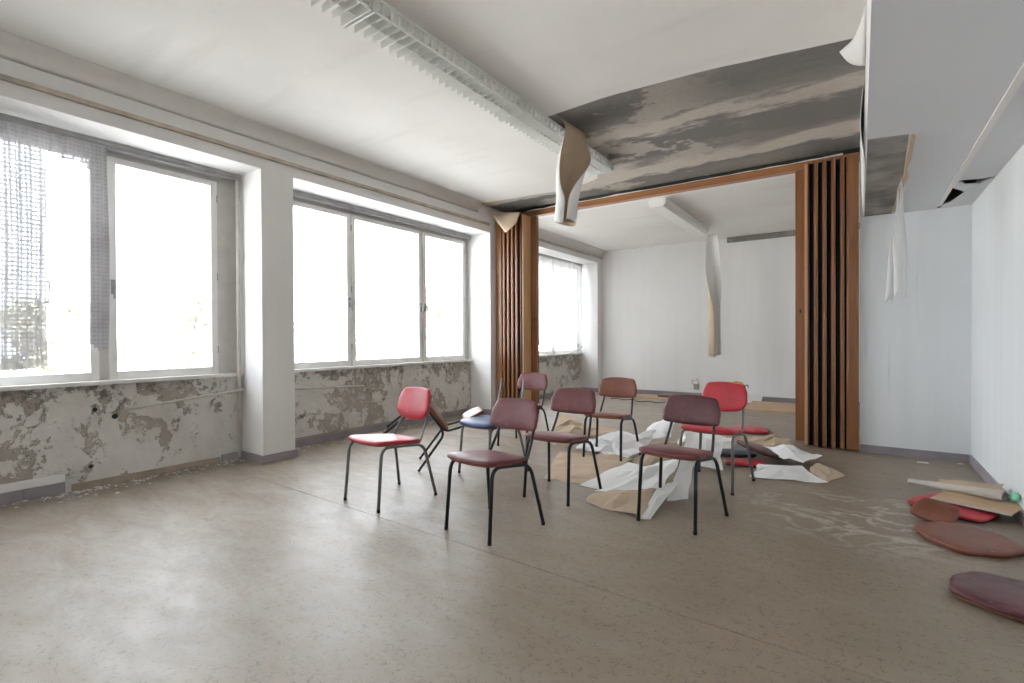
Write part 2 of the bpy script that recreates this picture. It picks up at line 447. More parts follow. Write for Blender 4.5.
MB().prism([(XB, YB), (.042, YB)] + edge_r + edge_l, H - .007, H - .0005).build('ceiling_paper', 'ceil', ce)
# cove between beam and ceiling
cv = MB(); R = .13
for (a, b) in ((YB, 5.74), (6.6, YF)):
    hh = H - .006 if a < 0 else HF
    pr = [(XB + R - R * math.cos(t), hh - R + R * math.sin(t)) for t in [math.pi / 2 * k / 6 for k in range(7)]] + [(XB, hh)]
    n = len(pr); cv.add([(x, a, z) for x, z in pr] + [(x, b, z) for x, z in pr], [(i, (i + 1) % n, n + (i + 1) % n, n + i) for i in range(n)] + [tuple(range(n)), tuple(range(2 * n - 1, n - 1, -1))])
structure(cv.build('trim_1', 'ceil', None, True), 'plaster cove along the window beam')
# soffit along the right wall: solid near its edge, hollow beyond
so = MB().box(.042, .60, YB, YP, HS, H).box(.60, XR, YB, YP, HS + .16, H).box(.60, XR, 6.08, YP, HS, HS + .16).build('soffit', 'concrete_soffit', ce)
MB().box(.036, .0418, YB, YP, HS - .004, H - .008).build('soffit_side_paper', 'ceil', so)
MB().prism([(.036, YB), (.60, YB), (.60, YP), (.262, YP), (.268, 5.6), (.255, 5.2), (.272, 4.75), (.258, 4.3), (.245, 3.815), (.15, 3.79), (.036, 3.765)], HS - .006, HS - .0005).build('soffit_board', 'soffit', so)
MB().prism([(.63, YB), (XR, YB), (XR, 5.20), (.76, 5.22), (.66, 5.18), (.63, 5.22)], HS - .006, HS + .004).build('soffit_board', 'soffit', so)
MB().prism([(.63, 5.235), (.66, 5.25), (.70, 5.36), (.78, 5.38), (.835, 5.26), (XR, 5.24), (XR, YP), (.63, YP), (.63, 6.06), (.675, 5.98), (.735, 5.66), (.70, 5.56), (.63, 5.42)], HS - .006, HS + .004).build('soffit_board', 'soffit', so)
MB().box(.597, .632, YB, 5.30, HS - .016, HS - .004).build('joint_strip', 'ceil', so)
MB().box(.597, .625, 5.30, 6.07, HS - .010, HS - .002).build('joint_strip', 'ceil', so)
MB().add([(.74, 5.44, HS - .004), (.70, 5.72, HS - .03), (.66, 5.66, HS - .05), (.72, 5.6, HS - .01)], [(0, 1, 2, 3)]).build('torn_flake', 'soffit', so)
MB().prism([(.255, 3.82), (.275, 3.83), (.287, 4.3), (.279, 4.5), (.300, 4.76), (.283, 5.2), (.296, 5.6), (.285, 6.0), (.262, 6.0), (.268, 5.6), (.255, 5.2), (.272, 4.75), (.258, 4.3)], HS - .028, HS - .008).build('torn_backing_edge', 'paper_back', so)
# exposed strip at the top of the far wall
structure(MB().box(-2.05, XR, YF - .03, YF, HF - .10, HF).build('trim_2', 'concrete'), 'bare grey strip between the far wall and ceiling')

# baseboards
structure(MB().box(XR - .02, XR, YB, YP - .018, 0, .075).build('baseboard_right', 'baseboard'))
structure(MB().box(.008, XR, YP - .018, YP, 0, .075).build('baseboard_partition', 'baseboard'))
structure(MB().box(XB, XR, YF - .018, YF, 0, .085).build('baseboard_far', 'baseboard'))
bl = structure(empty('baseboard_left'), 'broken mauve-grey baseboard along the window wall')
def bseg(x0, x1, y0, y1, z1, mat='baseboard', rot=0):
    o = MB().box(x0, x1, y0, y1, 0, z1).build('baseboard_piece', mat, bl, bevel=.004); return o
bseg(XL, XL + .022, -.73, .90, .085); bseg(XL, XL + .024, .905, 1.14, .085)
bseg(XL, XL + .012, 1.18, 2.28, .055, 'base_wood'); bseg(XL + .02, XL + .04, 2.28, 2.46, .075)
bseg(XL, XB, 2.462, 2.484, .075); bseg(XB, XB + .02, 2.462, 2.832, .075); bseg(XL, XB, 2.81, 2.832, .075)
bseg(XL, XL + .02, 2.84, 6.03, .085); bseg(XL, XB, 6.008, 6.03, .085); bseg(XB, XB + .02, 6.0, 6.12, .085)
bseg(XL, XL + .02, 6.37, 9.8, .085); bseg(XL, XB, 9.81, 9.83, .085); bseg(XB, XB + .02, 9.81, YF - .02, .085)
MB().box(XL, XL + .014, 2.85, 4.4, .088, .10).build('batten', 'base_wood', bl)
MB().box(XL, XL + .016, .2, 1.14, .088, .15).build('loose_plaster_ledge', 'pillar', bl, bevel=.006)

# rail under the cove
for (a, b, nm, lab) in ((YB, 6.0, 'trim_3', 'brown wooden rail along the beam over the windows'), (6.5, YF - .002, 'trim_4', 'thin brown rail along the far-room beam')):
    structure(MB().box(XB, XB + .028, a, b, 2.895, 2.93).build(nm, 'rail_brown', None, bevel=.006), lab)

# ------------------------------------------------------------------ windows
def window(idx, bay, sashes, z0=.85, z1=2.70, handles=()):
    a, b = bay
    wn = structure(empty('window_%d' % idx, (0, 0, 0)), 'grey-white wooden window of %d casements' % len(sashes))
    fr = MB()
    fr.box(-5.20, -5.09, a, b, .815, z0 + .005).box(-5.20, -5.09, a, b, z1 - .005, 2.795)
    edges = [a] + [v for s in sashes for v in s] + [b]
    for k in range(0, len(edges), 2):
        fr.box(-5.205, -5.092, edges[k], edges[k + 1], z0, z1)
    fr.build('window_frame', 'frame', wn)
    MB().box(-5.09, -4.985, a, b, .818, .85).build('window_sill', 'sill', wn, bevel=.005)
    MB().box(-5.02, -4.995, a + .02, b - .02, 2.735, 2.755).box(-5.05, -5.03, a + .02, b - .02, 2.735, 2.755).box(-5.06, -4.985, a + .02, b - .02, 2.757, 2.794).build('curtain_rail', 'curtain_rail', wn)
    for i, (p, q) in enumerate(sashes):
        t = .056
        m = MB()
        m.box(-5.15, -5.075, p, p + t, z0, z1).box(-5.15, -5.075, q - t, q, z0, z1)
        m.box(-5.15, -5.075, p + t, q - t, z0, z0 + .068).box(-5.15, -5.075, p + t, q - t, z1 - .052, z1)
        s = m.build('casement', 'casement', wn, bevel=.004)
        MB().box(-5.116, -5.112, p + t - .005, q - t + .005, z0 + .06, z1 - .045).build('glass_pane', 'glass', s)
        if i in handles:
            y = q - .028 if handles[i] > 0 else p + .028
            hm = MB().box(-5.075, -5.062, y - .014, y + .014, 1.56, 1.68)
            hm.tube([(-5.062, y, 1.64), (-5.035, y, 1.64), (-5.03, y, 1.62), (-5.03, y, 1.52)], .008)
            hm.build('handle', 'handle', s)
        hg = p if handles.get(i, -1) > 0 else q
        for z in (1.05, 1.75, 2.5):
            MB().tube([(-5.082, hg, z), (-5.082, hg, z + .07)], .009, 6).build('hinge', 'handle', s)
    return wn
window(1, BAYS[1], [(-.55, .25), (.29, 1.375), (1.44, 2.29)], handles={0: 1, 1: 1, 2: -1})
window(2, BAYS[2], [(2.90, 3.825), (3.835, 5.02), (5.05, 5.955)], handles={0: 1, 1: 1, 2: -1})
window(3, BAYS[3], [(6.45, 7.50), (7.53, 8.68), (8.72, 9.76)], handles={1: 1})
window(4, BAYS[0], [(-4.2, -3.3), (-3.27, -2.07), (-2.04, -1.14)], handles={1: 1})

# heating pipes
def pipe(pts, r, label, seg=10):
    o = MB().tube(bend(pts, .05), r, seg).build('heating_pipe', 'pipe', None, True); return tag(o, label, 'pipe')
pipe([(-4.985, 2.44, .03), (-4.985, 2.44, 2.73)], .017, 'thin cream upright pipe in the corner beside the near pillar')
pipe([(-4.94, 2.475, .69), (-4.975, 1.49, .60)], .012, 'slim cream pipe slanting across the peeling wall below the near window')
pipe([(-4.985, 2.86, .65), (-4.985, 3.93, .60), (-5.02, 3.97, .60)], .012, 'cut-off pipe stub on the wall below the three-part window')
pipe([(-4.99, 9.0, .80), (-4.97, 9.80, .98)], .012, 'short pipe below the curtained far-room window')

# holes and stains where radiators were fixed
for (y, z, r) in ((1.46, .55, .022), (1.33, .62, .016), (1.30, .17, .016), (3.98, .60, .02)):
    MB().tube([(XL - .01, y, z), (XL + .003, y, z)], r, 9).build('anchor_hole', 'dark', wl)

# ------------------------------------------------------------------ curtains
def lace_curtain(name, mat, label, ys, zt, zb, x0, keep=None, ny=70, nz=40, fold=.018, waves=9, seed=0):
    """ys (y0, y1); zb(u) bottom height at fraction u; keep(y, z) -> bool"""
    me = bpy.data.meshes.new(name); vs = []; fs = []; uv = []
    for j in range(nz + 1):
        for i in range(ny + 1):
            u = i / ny; v = j / nz; y = ys[0] + (ys[1] - ys[0]) * u
            z = zt + (zb(u) - zt) * v
            ph = waves * 2 * math.pi * u
            x = x0 + fold * (math.sin(ph) + .5 * math.sin(2.3 * ph + seed)) * (.45 + .55 * v) + .03 * noise.noise((y * 2, z * .8, seed))
            vs.append((x, y + .006 * math.sin(ph * 1.7 + z * 2) + .02 * v * noise.noise((y * 3, z, seed + 4)), z)); uv.append((u * (ys[1] - ys[0]) * 1.5, zt - z))
    for j in range(nz):
        for i in range(ny):
            a = j * (ny + 1) + i
            yc = vs[a][1]; zc = vs[a][2]
            if keep and not keep(yc, zc): continue
            fs.append((a, a + 1, a + ny + 2, a + ny + 1))
    me.from_pydata(vs, [], fs); me.materials.append(M[mat])
    ul = me.uv_layers.new(name='UVMap')
    for lp in me.loops: ul.data[lp.index].uv = uv[lp.vertex_index]
    me.polygons.foreach_set('use_smooth', [True] * len(me.polygons))
    o = bpy.data.objects.new(name, me); COL.objects.link(o)
    return tag(o, label, 'curtain')
def keep1(y, z):
    if y < 1.03 + .01 * math.sin(z * 9): return True
    rag = 2.60 + .07 * noise.noise((y * 9, 0, 3)) - .05 * (y - 1.03)
    if y > 1.28 + .03 * max(0, 2.3 - z) * .3 and z > 1.12: return True
    return z > rag
lace_curtain('lace_curtain', 'lace', 'torn grey lace curtain hanging in the near window at the left', (-.30, 1.405), 2.735, lambda u: 1.02 + .05 * math.sin(u * 7) - (.10 if u > .9 else 0), -4.962, keep1, 110, 60, .016, 21, 1)
lace_curtain('net_curtain', 'veil', 'thin white net curtain over the far-room window', (7.75, 9.72), 2.735, lambda u: 1.03 + .02 * math.sin(u * 9), -4.955, None, 110, 24, .022, 12, 5)

# ------------------------------------------------------------------ folding partition
def accordion(name, label, x_wall, s):
    """stack of folded panels; s = +1 : grows towards +x from x_wall, -1 : towards -x"""
    root = empty(name, (x_wall, 6.30, 0)); tag(root, label, 'folding door', 'two folded stacks of the wooden folding partition')
    def bx(nm, a, b, y0, y1, mat, par=root, z0=.012, z1=3.035, bev=.006):
        x0, x1 = sorted((s * a, s * b))
        return MB().box(x0, x1, y0 - 6.30, y1 - 6.30, z0, z1).build(nm, mat, par, bevel=bev)
    bx('end_panel', .0, .105, 6.145, 6.50, 'wood', bev=.018)
    bx('hinge_cloth', .105, .125, 6.20, 6.48, 'black', bev=0)
    x = .125
    for k in range(4):
        p = bx('panel', x + .003, x + .030, 6.15, 6.50, 'wood')
        bx('panel_edge', x + .030, x + .037, 6.152, 6.49, 'wood_red', p, bev=0)
        bx('panel_edge', x - .001, x + .003, 6.156, 6.49, 'wood_light', p, bev=0)
        bx('hinge_cloth', x + .038, x + .076, 6.22, 6.48, 'black', bev=0)
        x += .078
    bx('panel', x, x + .014, 6.17, 6.44, 'wood_red', bev=.003)
    bx('panel', x + .016, x + .043, 6.19, 6.46, 'wood_light', bev=.004)
    lp = bx('leading_panel', x + .045, x + .150, 6.40, 6.46, 'wood')
    hm = MB().tube([(s * (x + .10), .093, 1.47), (s * (x + .10), .097, 1.47)], .010, 10)
    hm.box(*sorted((s * (x + .096), s * (x + .104))), .093, .097, 1.44, 1.47)
    hm.build('keyhole', 'black', lp)
    return root
accordion('folding_partition', 'folded wooden accordion partition stacked against the white wall on the right', -.004, -1)
accordion('folding_partition', 'folded wooden accordion partition stacked beside the window pillar', XB + .022, 1)
hd = structure(MB().box(XB, .02, 6.395, 6.50, 3.045, 3.125).build('trim_5', 'wood_h', None, bevel=.004), 'orange-brown wooden header beam of the folding partition')
MB().box(XB, .02, 6.42, 6.48, 3.125, 3.18).build('track', 'dark', hd)
wp2 = MB().box(XB, .04, 6.49, 6.62, 3.05, H).build('bulkhead', 'wall', hd)
tp = MB(); k = 0
prev = None
for i in range(40):                                   # ragged paper edge left above the header
    x = -4.2 + i * .104; z = 3.128 + .020 * abs(noise.noise((x * 3.1, 0, 0))) + (.028 * max(0, noise.noise((x * 1.3, 4, 0))))
    cur = (x, z)
    if prev: tp.add([(prev[0], 6.40, 3.124), (cur[0], 6.40, 3.124), (cur[0], 6.39, cur[1]), (prev[0], 6.39, prev[1]), (prev[0], 6.404, 3.124), (cur[0], 6.404, 3.124), (cur[0], 6.394, cur[1]), (prev[0], 6.394, prev[1])], [(0, 1, 2, 3), (7, 6, 5, 4), (3, 2, 6, 7), (0, 4, 5, 1)])
    prev = cur
tp.build('torn_paper_edge', 'paper', hd)

# ------------------------------------------------------------------ louvred ceiling lamps
def louvre_lamp(y0, y1, label):
    L = y1 - y0
    root = empty('louvre_lamp', (-2.40, y0, 3.05)); tag(root, label, 'ceiling lamp', 'louvred lamps in a row on the ceiling')
    MB().box(-.10, .10, .02, L - .02, .088, .124).build('housing', 'lamp_white', root, bevel=.004)
    for x in (-.055, .055):
        MB().tube([(x, .05, .066), (x, L - .05, .066)], .013, 10).build('fluorescent_tube', 'tube', root, True)
    MB().box(.124, .130, .0, L, .082, .094).build('side_rail', 'lamp', root)
    MB().box(.124, .130, .0, L, .0, .012).build('side_rail', 'lamp', root)
    MB().box(-.002, .002, .0, L, .008, .048).build('middle_blade', 'lamp', root)
    me = None; n = round(L / .068)
    for k in range(n + 1):
        if me is None:
            f = MB(); y = 0
            f.prism([(-.130, -.0018), (.127, -.0018), (.127, .0018), (-.130, .0018)], 0, .050)
            f.box(.118, .126, -.006, .006, .0, .085)
            o = f.build('fin', 'lamp', root); me = o.data
        else:
            o = bpy.data.objects.new('fin', me); COL.objects.link(o); o.parent = root
        o.location = (0, k * L / n, 0)
    for y in (.0, L):
        MB().box(-.135, .130, y - .005, y + .005, -.008, .105).build('end_plate', 'lamp', root)
    return root
louvre_lamp(.30, 1.855, 'louvred white ceiling lamp nearest the camera, cut off by the top edge')
louvre_lamp(1.88, 3.435, 'louvred white ceiling lamp in the middle of the row')
e3 = louvre_lamp(3.46, 5.20, 'louvred white ceiling lamp at the partition end, behind the hanging paper')
MB().box(-.10, .10, 1.745, 1.86, .03, .10).build('end_box', 'lamp', e3, bevel=.008)
# plain casing lamp of the far room
fr = empty('casing_lamp', (-2.23, 6.62, 2.94)); tag(fr, 'long plain white lamp casing on the far-room ceiling', 'ceiling lamp')
pr = [(-.12, .115), (-.135, .06), (-.11, .0), (.07, .0), (.11, .04), (.11, .115)]
for a, b in ((0, 1.35), (1.36, 2.30)):
    n = len(pr); MB().add([(x, a, z) for x, z in pr] + [(x, b, z) for x, z in pr], [(i, (i + 1) % n, n + (i + 1) % n, n + i) for i in range(n)] + [tuple(range(n)), tuple(range(2 * n - 1, n - 1, -1))]).build('casing', 'lamp_white', fr)

# ------------------------------------------------------------------ chairs
def outline(w_front, w_back, d, rc, n=6, bow=.02):
    """rounded trapezoid, ccw; front at -y"""
    c = [(-w_front / 2, -d / 2), (w_front / 2, -d / 2), (w_back / 2, d / 2), (-w_back / 2, d / 2)]
    pts = []
    for i in range(4):
        p = Vector(c[i]); a = (Vector(c[i - 1]) - p).normalized(); b = (Vector(c[(i + 1) % 4]) - p).normalized()
        A, B = p + a * rc, p + b * rc
        for k in range(n + 1):
            t = k / n; pts.append(A * (1 - t) ** 2 + p * 2 * t * (1 - t) + B * t * t)
    out = []
    for i in range(len(pts)):                         # add mid points on the long sides and bow them outwards
        a, b = pts[i], pts[(i + 1) % len(pts)]; out.append(a)
        if (b - a).length > .05:
            for t in (.25, .5, .75):
                q = a.lerp(b, t); nrm = Vector(((b - a).y, -(b - a).x)).normalized(); out.append(q + nrm * bow * 4 * t * (1 - t))
    return out
def pad(ol, th, dome, place, m=0, mb=None):
    """cushion over outline ol (2d), thickness th, top dome; place(x, y, h) -> world/local point"""
    mb = mb or MB(); rings = [(.0, 0, 1), (.5, 0, .5), (.93, 0, .93), (.985, th * .12, .985), (1.0, th * .42, 1), (.985, th * .78, .985), (.93, th * .97, .93), (.75, th + dome * .45, .75), (.45, th + dome * .85, .45), (0, th + dome, 0)]
    n = len(ol); vs = [place(0, 0, 0)]; fs = []
    for s, hh, _ in rings[1:-1]:
        vs += [place(p[0] * s, p[1] * s, hh) for p in ol]
    vs.append(place(0, 0, rings[-1][1])); last = len(vs) - 1; R = len(rings) - 2
    for k in range(n):
        fs.append((0, 1 + (k + 1) % n, 1 + k)); fs.append((last, 1 + (R - 1) * n + k, 1 + (R - 1) * n + (k + 1) % n))
        for r in range(R - 1):
            a, b = 1 + r * n, 1 + (r + 1) * n
            fs.append((a + k, a + (k + 1) % n, b + (k + 1) % n, b + k))
    return mb.add(vs, fs, m)

def rpoly(c, rc, n=5, bow=.008):
    """rounded polygon, ccw"""
    pts = []; N = len(c)
    for i in range(N):
        p = Vector(c[i]); a = (Vector(c[i - 1]) - p).normalized(); b = (Vector(c[(i + 1) % N]) - p).normalized(); k = rc[i] if isinstance(rc, (list, tuple)) else rc
        A, B = p + a * k, p + b * k
        for j in range(n + 1):
            t = j / n; pts.append(A * (1 - t) ** 2 + p * 2 * t * (1 - t) + B * t * t)
    out = []
    for i in range(len(pts)):
        a, b = pts[i], pts[(i + 1) % len(pts)]; out.append(a)
        if (b - a).length > .05:
            for t in (.25, .5, .75):
                q = a.lerp(b, t); nrm = Vector(((b - a).y, -(b - a).x)).normalized(); out.append(q + nrm * bow * 4 * t * (1 - t))
    return out
def chair(loc, rz, seat_m, back_m, tube_m, label, kind='maroon', back=True, cat='chair', group='stackable tube-frame chairs left in the room'):
    root = empty('tube_chair', loc, rz); tag(root, label, cat, group)
    red = kind == 'red'
    fx, fy = (.205, -.250) if red else (.183, -.222)
    rx, ry = (.222, .245) if red else (.230, .222)
    r = .0115; zf, zb = .432, .392
    def zr(y): return zf + (zb - zf) * (y + .2) / .36
    for s in (-1, 1):
        fr = MB().tube(bend([(s * fx, fy, .012), (s * (fx - .008), fy + .035, zf), (s * (rx - .045), ry - .075, zb), (s * rx, ry, .012)], .075, 6), r, 10).build('side_frame', tube_m, root, True)
        for (x, y) in ((fx, fy), (rx, ry)):
            MB().tube([(s * x, y, 0), (s * x, y, .020)], .0122, 10).build('foot_cap', 'rubber', fr, True)
        zt = .745 if red else .715
        top = .80 if not back else zt
        MB().tube(bend([(s * .165, -.08, zr(-.08) + .002), (s * .165, .140, zr(.14) + .002), (s * .147, .228, .56), (s * .138, .280, top)], .05, 5), .0095, 10).build('back_post', tube_m, root, True)
    MB().tube([(-fx + .01, -.06, zr(-.06)), (fx - .01, -.06, zr(-.06))], .009, 8).build('cross_bar', tube_m, root, True)
    MB().tube([(-.17, .10, zr(.1)), (.17, .10, zr(.1))], .009, 8).build('cross_bar', tube_m, root, True)
    wf, d = (.43, .42) if red else (.40, .395)
    ol = rpoly([(-wf / 2, -d / 2), (wf / 2, -d / 2), (.18, d / 2), (-.18, d / 2)], .07, 6, .012)
    yo = -.035; thick = .026 if back else .036
    def zs(x, y): return (zr(y + yo) if back else .418) + .012 - .10 * max(0, -y - d * .34) + .10 * x * x
    st = pad(ol, thick, .010, lambda x, y, hh: (x, y + yo, zs(x, y) + hh)).build('seat', seat_m, root, True)
    ub = MB(); n = len(ol); vs = [(p[0] * .93, p[1] * .93) for p in ol]
    ub.add([(x, y + yo, zs(x, y) - .009) for x, y in vs] + [(x, y + yo, zs(x, y) + .001) for x, y in vs], [tuple(range(n - 1, -1, -1)), tuple(range(n, 2 * n))] + [(i, (i + 1) % n, n + (i + 1) % n, n + i) for i in range(n)])
    ub.build('seat_board', 'ply', st)
    if back:
        if red: ob = rpoly([(-.12, -.115), (.12, -.115), (.195, -.045), (.155, .12), (-.155, .12)][:3] + [(.155, .12), (-.155, .12), (-.195, -.045)], [.05, .05, .05, .04, .04, .05], 5, .006); zc = .672
        else: ob = rpoly([(-.203, -.090), (.203, -.090), (.174, .095), (-.174, .095)], .048, 6, .008); zc = .675
        def pb(x, v, hh): return (x, .256 + .26 * v - hh - .75 * x * x, zc + v)
        pad(ob, .030, .010, pb).build('backrest', back_m, root, True)
    return root
R5 = math.radians
cA = chair((-2.856, 2.49, 0), R5(-5), 'red', 'red', 'grey_tube', 'bright red chair with grey legs, nearest the windows', 'red')
cC = chair((-2.66, 3.475, 0), R5(-8), 'blue', 'blue', 'grey_tube', 'chair with a blue seat and no backrest', 'maroon', False)
cD = chair((-1.886, 2.466, 0), R5(-5.5), 'maroon', 'maroon', 'black_tube', 'maroon chair with black legs standing foremost of the group')
cE = chair((-1.858, 3.281, 0), R5(.5), 'maroon', 'maroon', 'black_tube', 'maroon chair right behind the foremost chair, tan paper at its feet')
cF = chair((-3.07, 4.58, 0), R5(2), 'maroon', 'maroon', 'black_tube', 'farthest maroon chair, in front of the folded partition beside the windows')
cG = chair((-1.97, 4.45, 0), R5(3.5), 'brown', 'brown', 'black_tube', 'reddish brown chair standing among the white paper heap')
cH = chair((-.966, 3.279, 0), R5(-5), 'maroon', 'maroon_dark', 'black_tube', 'dark maroon chair in front of the right-hand red chair')
cI = chair((-.955, 4.228, 0), R5(-5.5), 'red', 'red', 'grey_tube', 'red chair with a torn backrest showing yellow foam', 'red')
# torn cover of the red backrest
fo = MB(); pts = [(.04, .268, .790), (.085, .263, .797), (.125, .256, .794), (.155, .248, .775)]
fo.tube(pts, [.006, .013, .012, .006], 8).build('torn_foam', 'foam', cI, True)
MB().tube([(.155, .235, .770), (.18, .228, .785), (.19, .228, .765)], .004, 6).build('torn_strip', 'black', cI, True)
# tipped chair: fallen backwards onto the blue seat
cB = chair((0, 0, 0), 0, 'brown', 'brown', 'black_tube', 'brown chair tipped backwards with its backrest lying on the blue seat')
cB.rotation_mode = 'XYZ'
a = -.83
cB.rotation_euler = (a, 0, -.80)
cB.location = (-3.45, 3.15, .222 * math.sin(-a) + .010)

# loose seats and backs
def loose(name, ol, th, dome, mat, loc, rot, label, under='ply', curve=.0, cat='cushion'):
    root = pad(ol, th, dome, lambda x, y, hh: (x, y, hh + curve * (x * x + y * y * .3))).build(name, mat, None, True)
    root.location = loc; root.rotation_euler = rot
    MB().prism([(x * .93, y * .93) for x, y in ol], -.008, .001).build('seat_board', under, root)
    return tag(root, label, cat, 'loose chair seats and backs on the floor')
seat_ol = rpoly([(-.205, -.205), (.205, -.205), (.185, .205), (-.185, .205)], .11, 6, .022)
back_ol = outline(.375, .325, .185, .05, 6, .008)
loose('seat_cushion', seat_ol, .028, .012, 'brown', (.50, 3.80, .010), (R5(1), 0, R5(34)), 'loose reddish brown seat lying between the pile and the dark maroon seat', curve=.05)
loose('seat_cushion', seat_ol, .028, .012, 'maroon_dark', (.565, 3.06, .010), (R5(-2), 0, R5(-20)), 'loose dark maroon seat nearest the camera at the right edge', curve=.12)
loose('back_cushion', rpoly([(-.115, -.08), (.115, -.08), (.10, .08), (-.10, .08)], .025), .024, .006, 'brown', (.40, 4.145, .050), (R5(34), R5(6), R5(-30)), 'small loose brown back cushion leaning on the pile by the right wall', cat='back cushion')
loose('seat_cushion', rpoly([(-.22, -.20), (.22, -.20), (.19, .20), (-.19, .20)], .08), .020, .006, 'red', (.535, 4.46, .014), (R5(2), R5(1), R5(-30)), 'loose red seat buried under the board by the right wall', 'black', .12)
loose('seat_cushion', seat_ol, .026, .012, 'red', (-1.12, 6.78, .010), (0, 0, R5(10)), 'loose bright red seat lying farthest back, at the partition opening')
loose('back_cushion', outline(.36, .30, .22, .06, 6, .01), .024, .006, 'red', (-.87, 4.98, .010), (0, 0, R5(14)), 'loose red backrest lying under the right-hand red chair', 'black', cat='back cushion')
loose('seat_cushion', seat_ol, .026, .010, 'maroon_dark', (-.77, 5.32, .075), (R5(-14), R5(8), R5(-38)), 'loose dark maroon seat propped between red backrest and white paper', 'black')
loose('seat_cushion', seat_ol, .022, .010, 'navy', (-1.06, 5.40, .010), (0, 0, R5(25)), 'loose dark navy seat lying behind the right-hand red chair', 'black')

# ------------------------------------------------------------------ paper: two-sided sheets with real thickness
def paper_mesh(name, grid, mats=('paper', 'paper_back'), th=.002, parent=None, smooth=False, zmin=None):
    """grid[j][i] of Vectors; first material on the +normal side"""
    nj, ni = len(grid), len(grid[0])
    nr = [[None] * ni for _ in range(nj)]
    for j in range(nj):
        for i in range(ni):
            du = grid[j][min(i + 1, ni - 1)] - grid[j][max(i - 1, 0)]; dv = grid[min(j + 1, nj - 1)][i] - grid[max(j - 1, 0)][i]
            c = du.cross(dv); nr[j][i] = c.normalized() if c.length > 1e-9 else Vector((0, 0, 1))
    vs = [grid[j][i] for j in range(nj) for i in range(ni)] + [grid[j][i] - nr[j][i] * th for j in range(nj) for i in range(ni)]
    if zmin is not None: vs = [Vector((p.x, p.y, max(p.z, zmin + (.0025 if k < nj * ni else 0)))) for k, p in enumerate(vs)]
    o = nj * ni; fs = []; mi = []
    for j in range(nj - 1):
        for i in range(ni - 1):
            a = j * ni + i
            fs.append((a, a + 1, a + ni + 1, a + ni)); mi.append(0)
            fs.append((o + a, o + a + ni, o + a + ni + 1, o + a + 1)); mi.append(1)
    bd = [i for i in range(ni)] + [j * ni + ni - 1 for j in range(1, nj)] + [(nj - 1) * ni + i for i in range(ni - 2, -1, -1)] + [j * ni for j in range(nj - 2, 0, -1)]
    for k in range(len(bd)):
        a, b = bd[k], bd[(k + 1) % len(bd)]; fs.append((a, o + a, o + b, b)); mi.append(1)
    me = bpy.data.meshes.new(name); me.from_pydata([tuple(p) for p in vs], [], fs)
    for m in mats: me.materials.append(M[m])
    me.polygons.foreach_set('material_index', mi)
    if smooth: me.polygons.foreach_set('use_smooth', [True] * len(fs))
    ob = bpy.data.objects.new(name, me); COL.objects.link(ob)
    if parent: ob.parent = parent
    return ob
def folded(label):
    return tag(empty('folded_paper'), label, 'paper', 'torn wall and ceiling paper on the floor')
def sheet(name, P00, P10, P11, P01, label, amp=.03, n=(7, 6), seed=0, flip=False, group='torn wall and ceiling paper on the floor', parent=None):
    rr = random.Random(seed); A, B, C, D = map(Vector, (P00, P10, P11, P01)); g = []
    for j in range(n[1] + 1):
        row = []
        for i in range(n[0] + 1):
            u, v = i / n[0], j / n[1]
            p = (A * (1 - u) + B * u) * (1 - v) + (D * (1 - u) + C * u) * v
            e = math.sin(math.pi * u) * math.sin(math.pi * v)
            p = p + Vector((rr.uniform(-1, 1) * amp * .5, rr.uniform(-1, 1) * amp * .5, amp * (.5 * e + rr.uniform(-.3, .8) * (.35 + e))))
            p.z += amp * .6 * noise.noise((p.x * 5 + seed, p.y * 5, 0))
            row.append(p)
        g.append(row)
    mats = ('paper_back', 'paper') if flip else ('paper', 'paper_back')
    o = paper_mesh(name, g, mats, .002, parent, False, .001)
    if parent: return o
    return tag(o, label, 'paper', group)
# front folded sheet by the dark maroon chair
p1 = folded('folded white and tan paper at the front legs of the dark maroon chair')
sheet('paper_fold', (-1.60, 3.34, .03), (-1.15, 3.50, .10), (-1.12, 3.86, .25), (-1.41, 3.78, .15), '', .03, (6, 5), 1, parent=p1)
sheet('paper_fold', (-1.61, 3.18, .005), (-1.16, 3.10, .005), (-1.20, 3.48, .10), (-1.60, 3.33, .03), '', .035, (6, 3), 2, True, parent=p1)
sheet('paper_fold', (-1.16, 3.10, .005), (-1.10, 3.12, .005), (-1.08, 3.66, .12), (-1.19, 3.52, .11), '', .015, (2, 4), 3, parent=p1)
sheet('paper_fold', (-1.12, 3.52, .01), (-1.02, 3.66, .01), (-1.06, 3.98, .20), (-1.13, 3.86, .24), '', .015, (3, 4), 31, parent=p1)
# left sheets under the second maroon chair
p2 = folded('wide flat tan paper with a white edge, right of the foremost maroon chair')
sheet('paper_fold', (-2.17, 3.56, .004), (-1.82, 3.56, .004), (-1.69, 4.20, .06), (-2.44, 4.30, .05), '', .018, (7, 6), 4, True, parent=p2)
sheet('paper_fold', (-1.83, 3.52, .004), (-1.62, 3.52, .004), (-1.48, 4.12, .06), (-1.70, 4.22, .07), '', .018, (3, 6), 5, parent=p2)
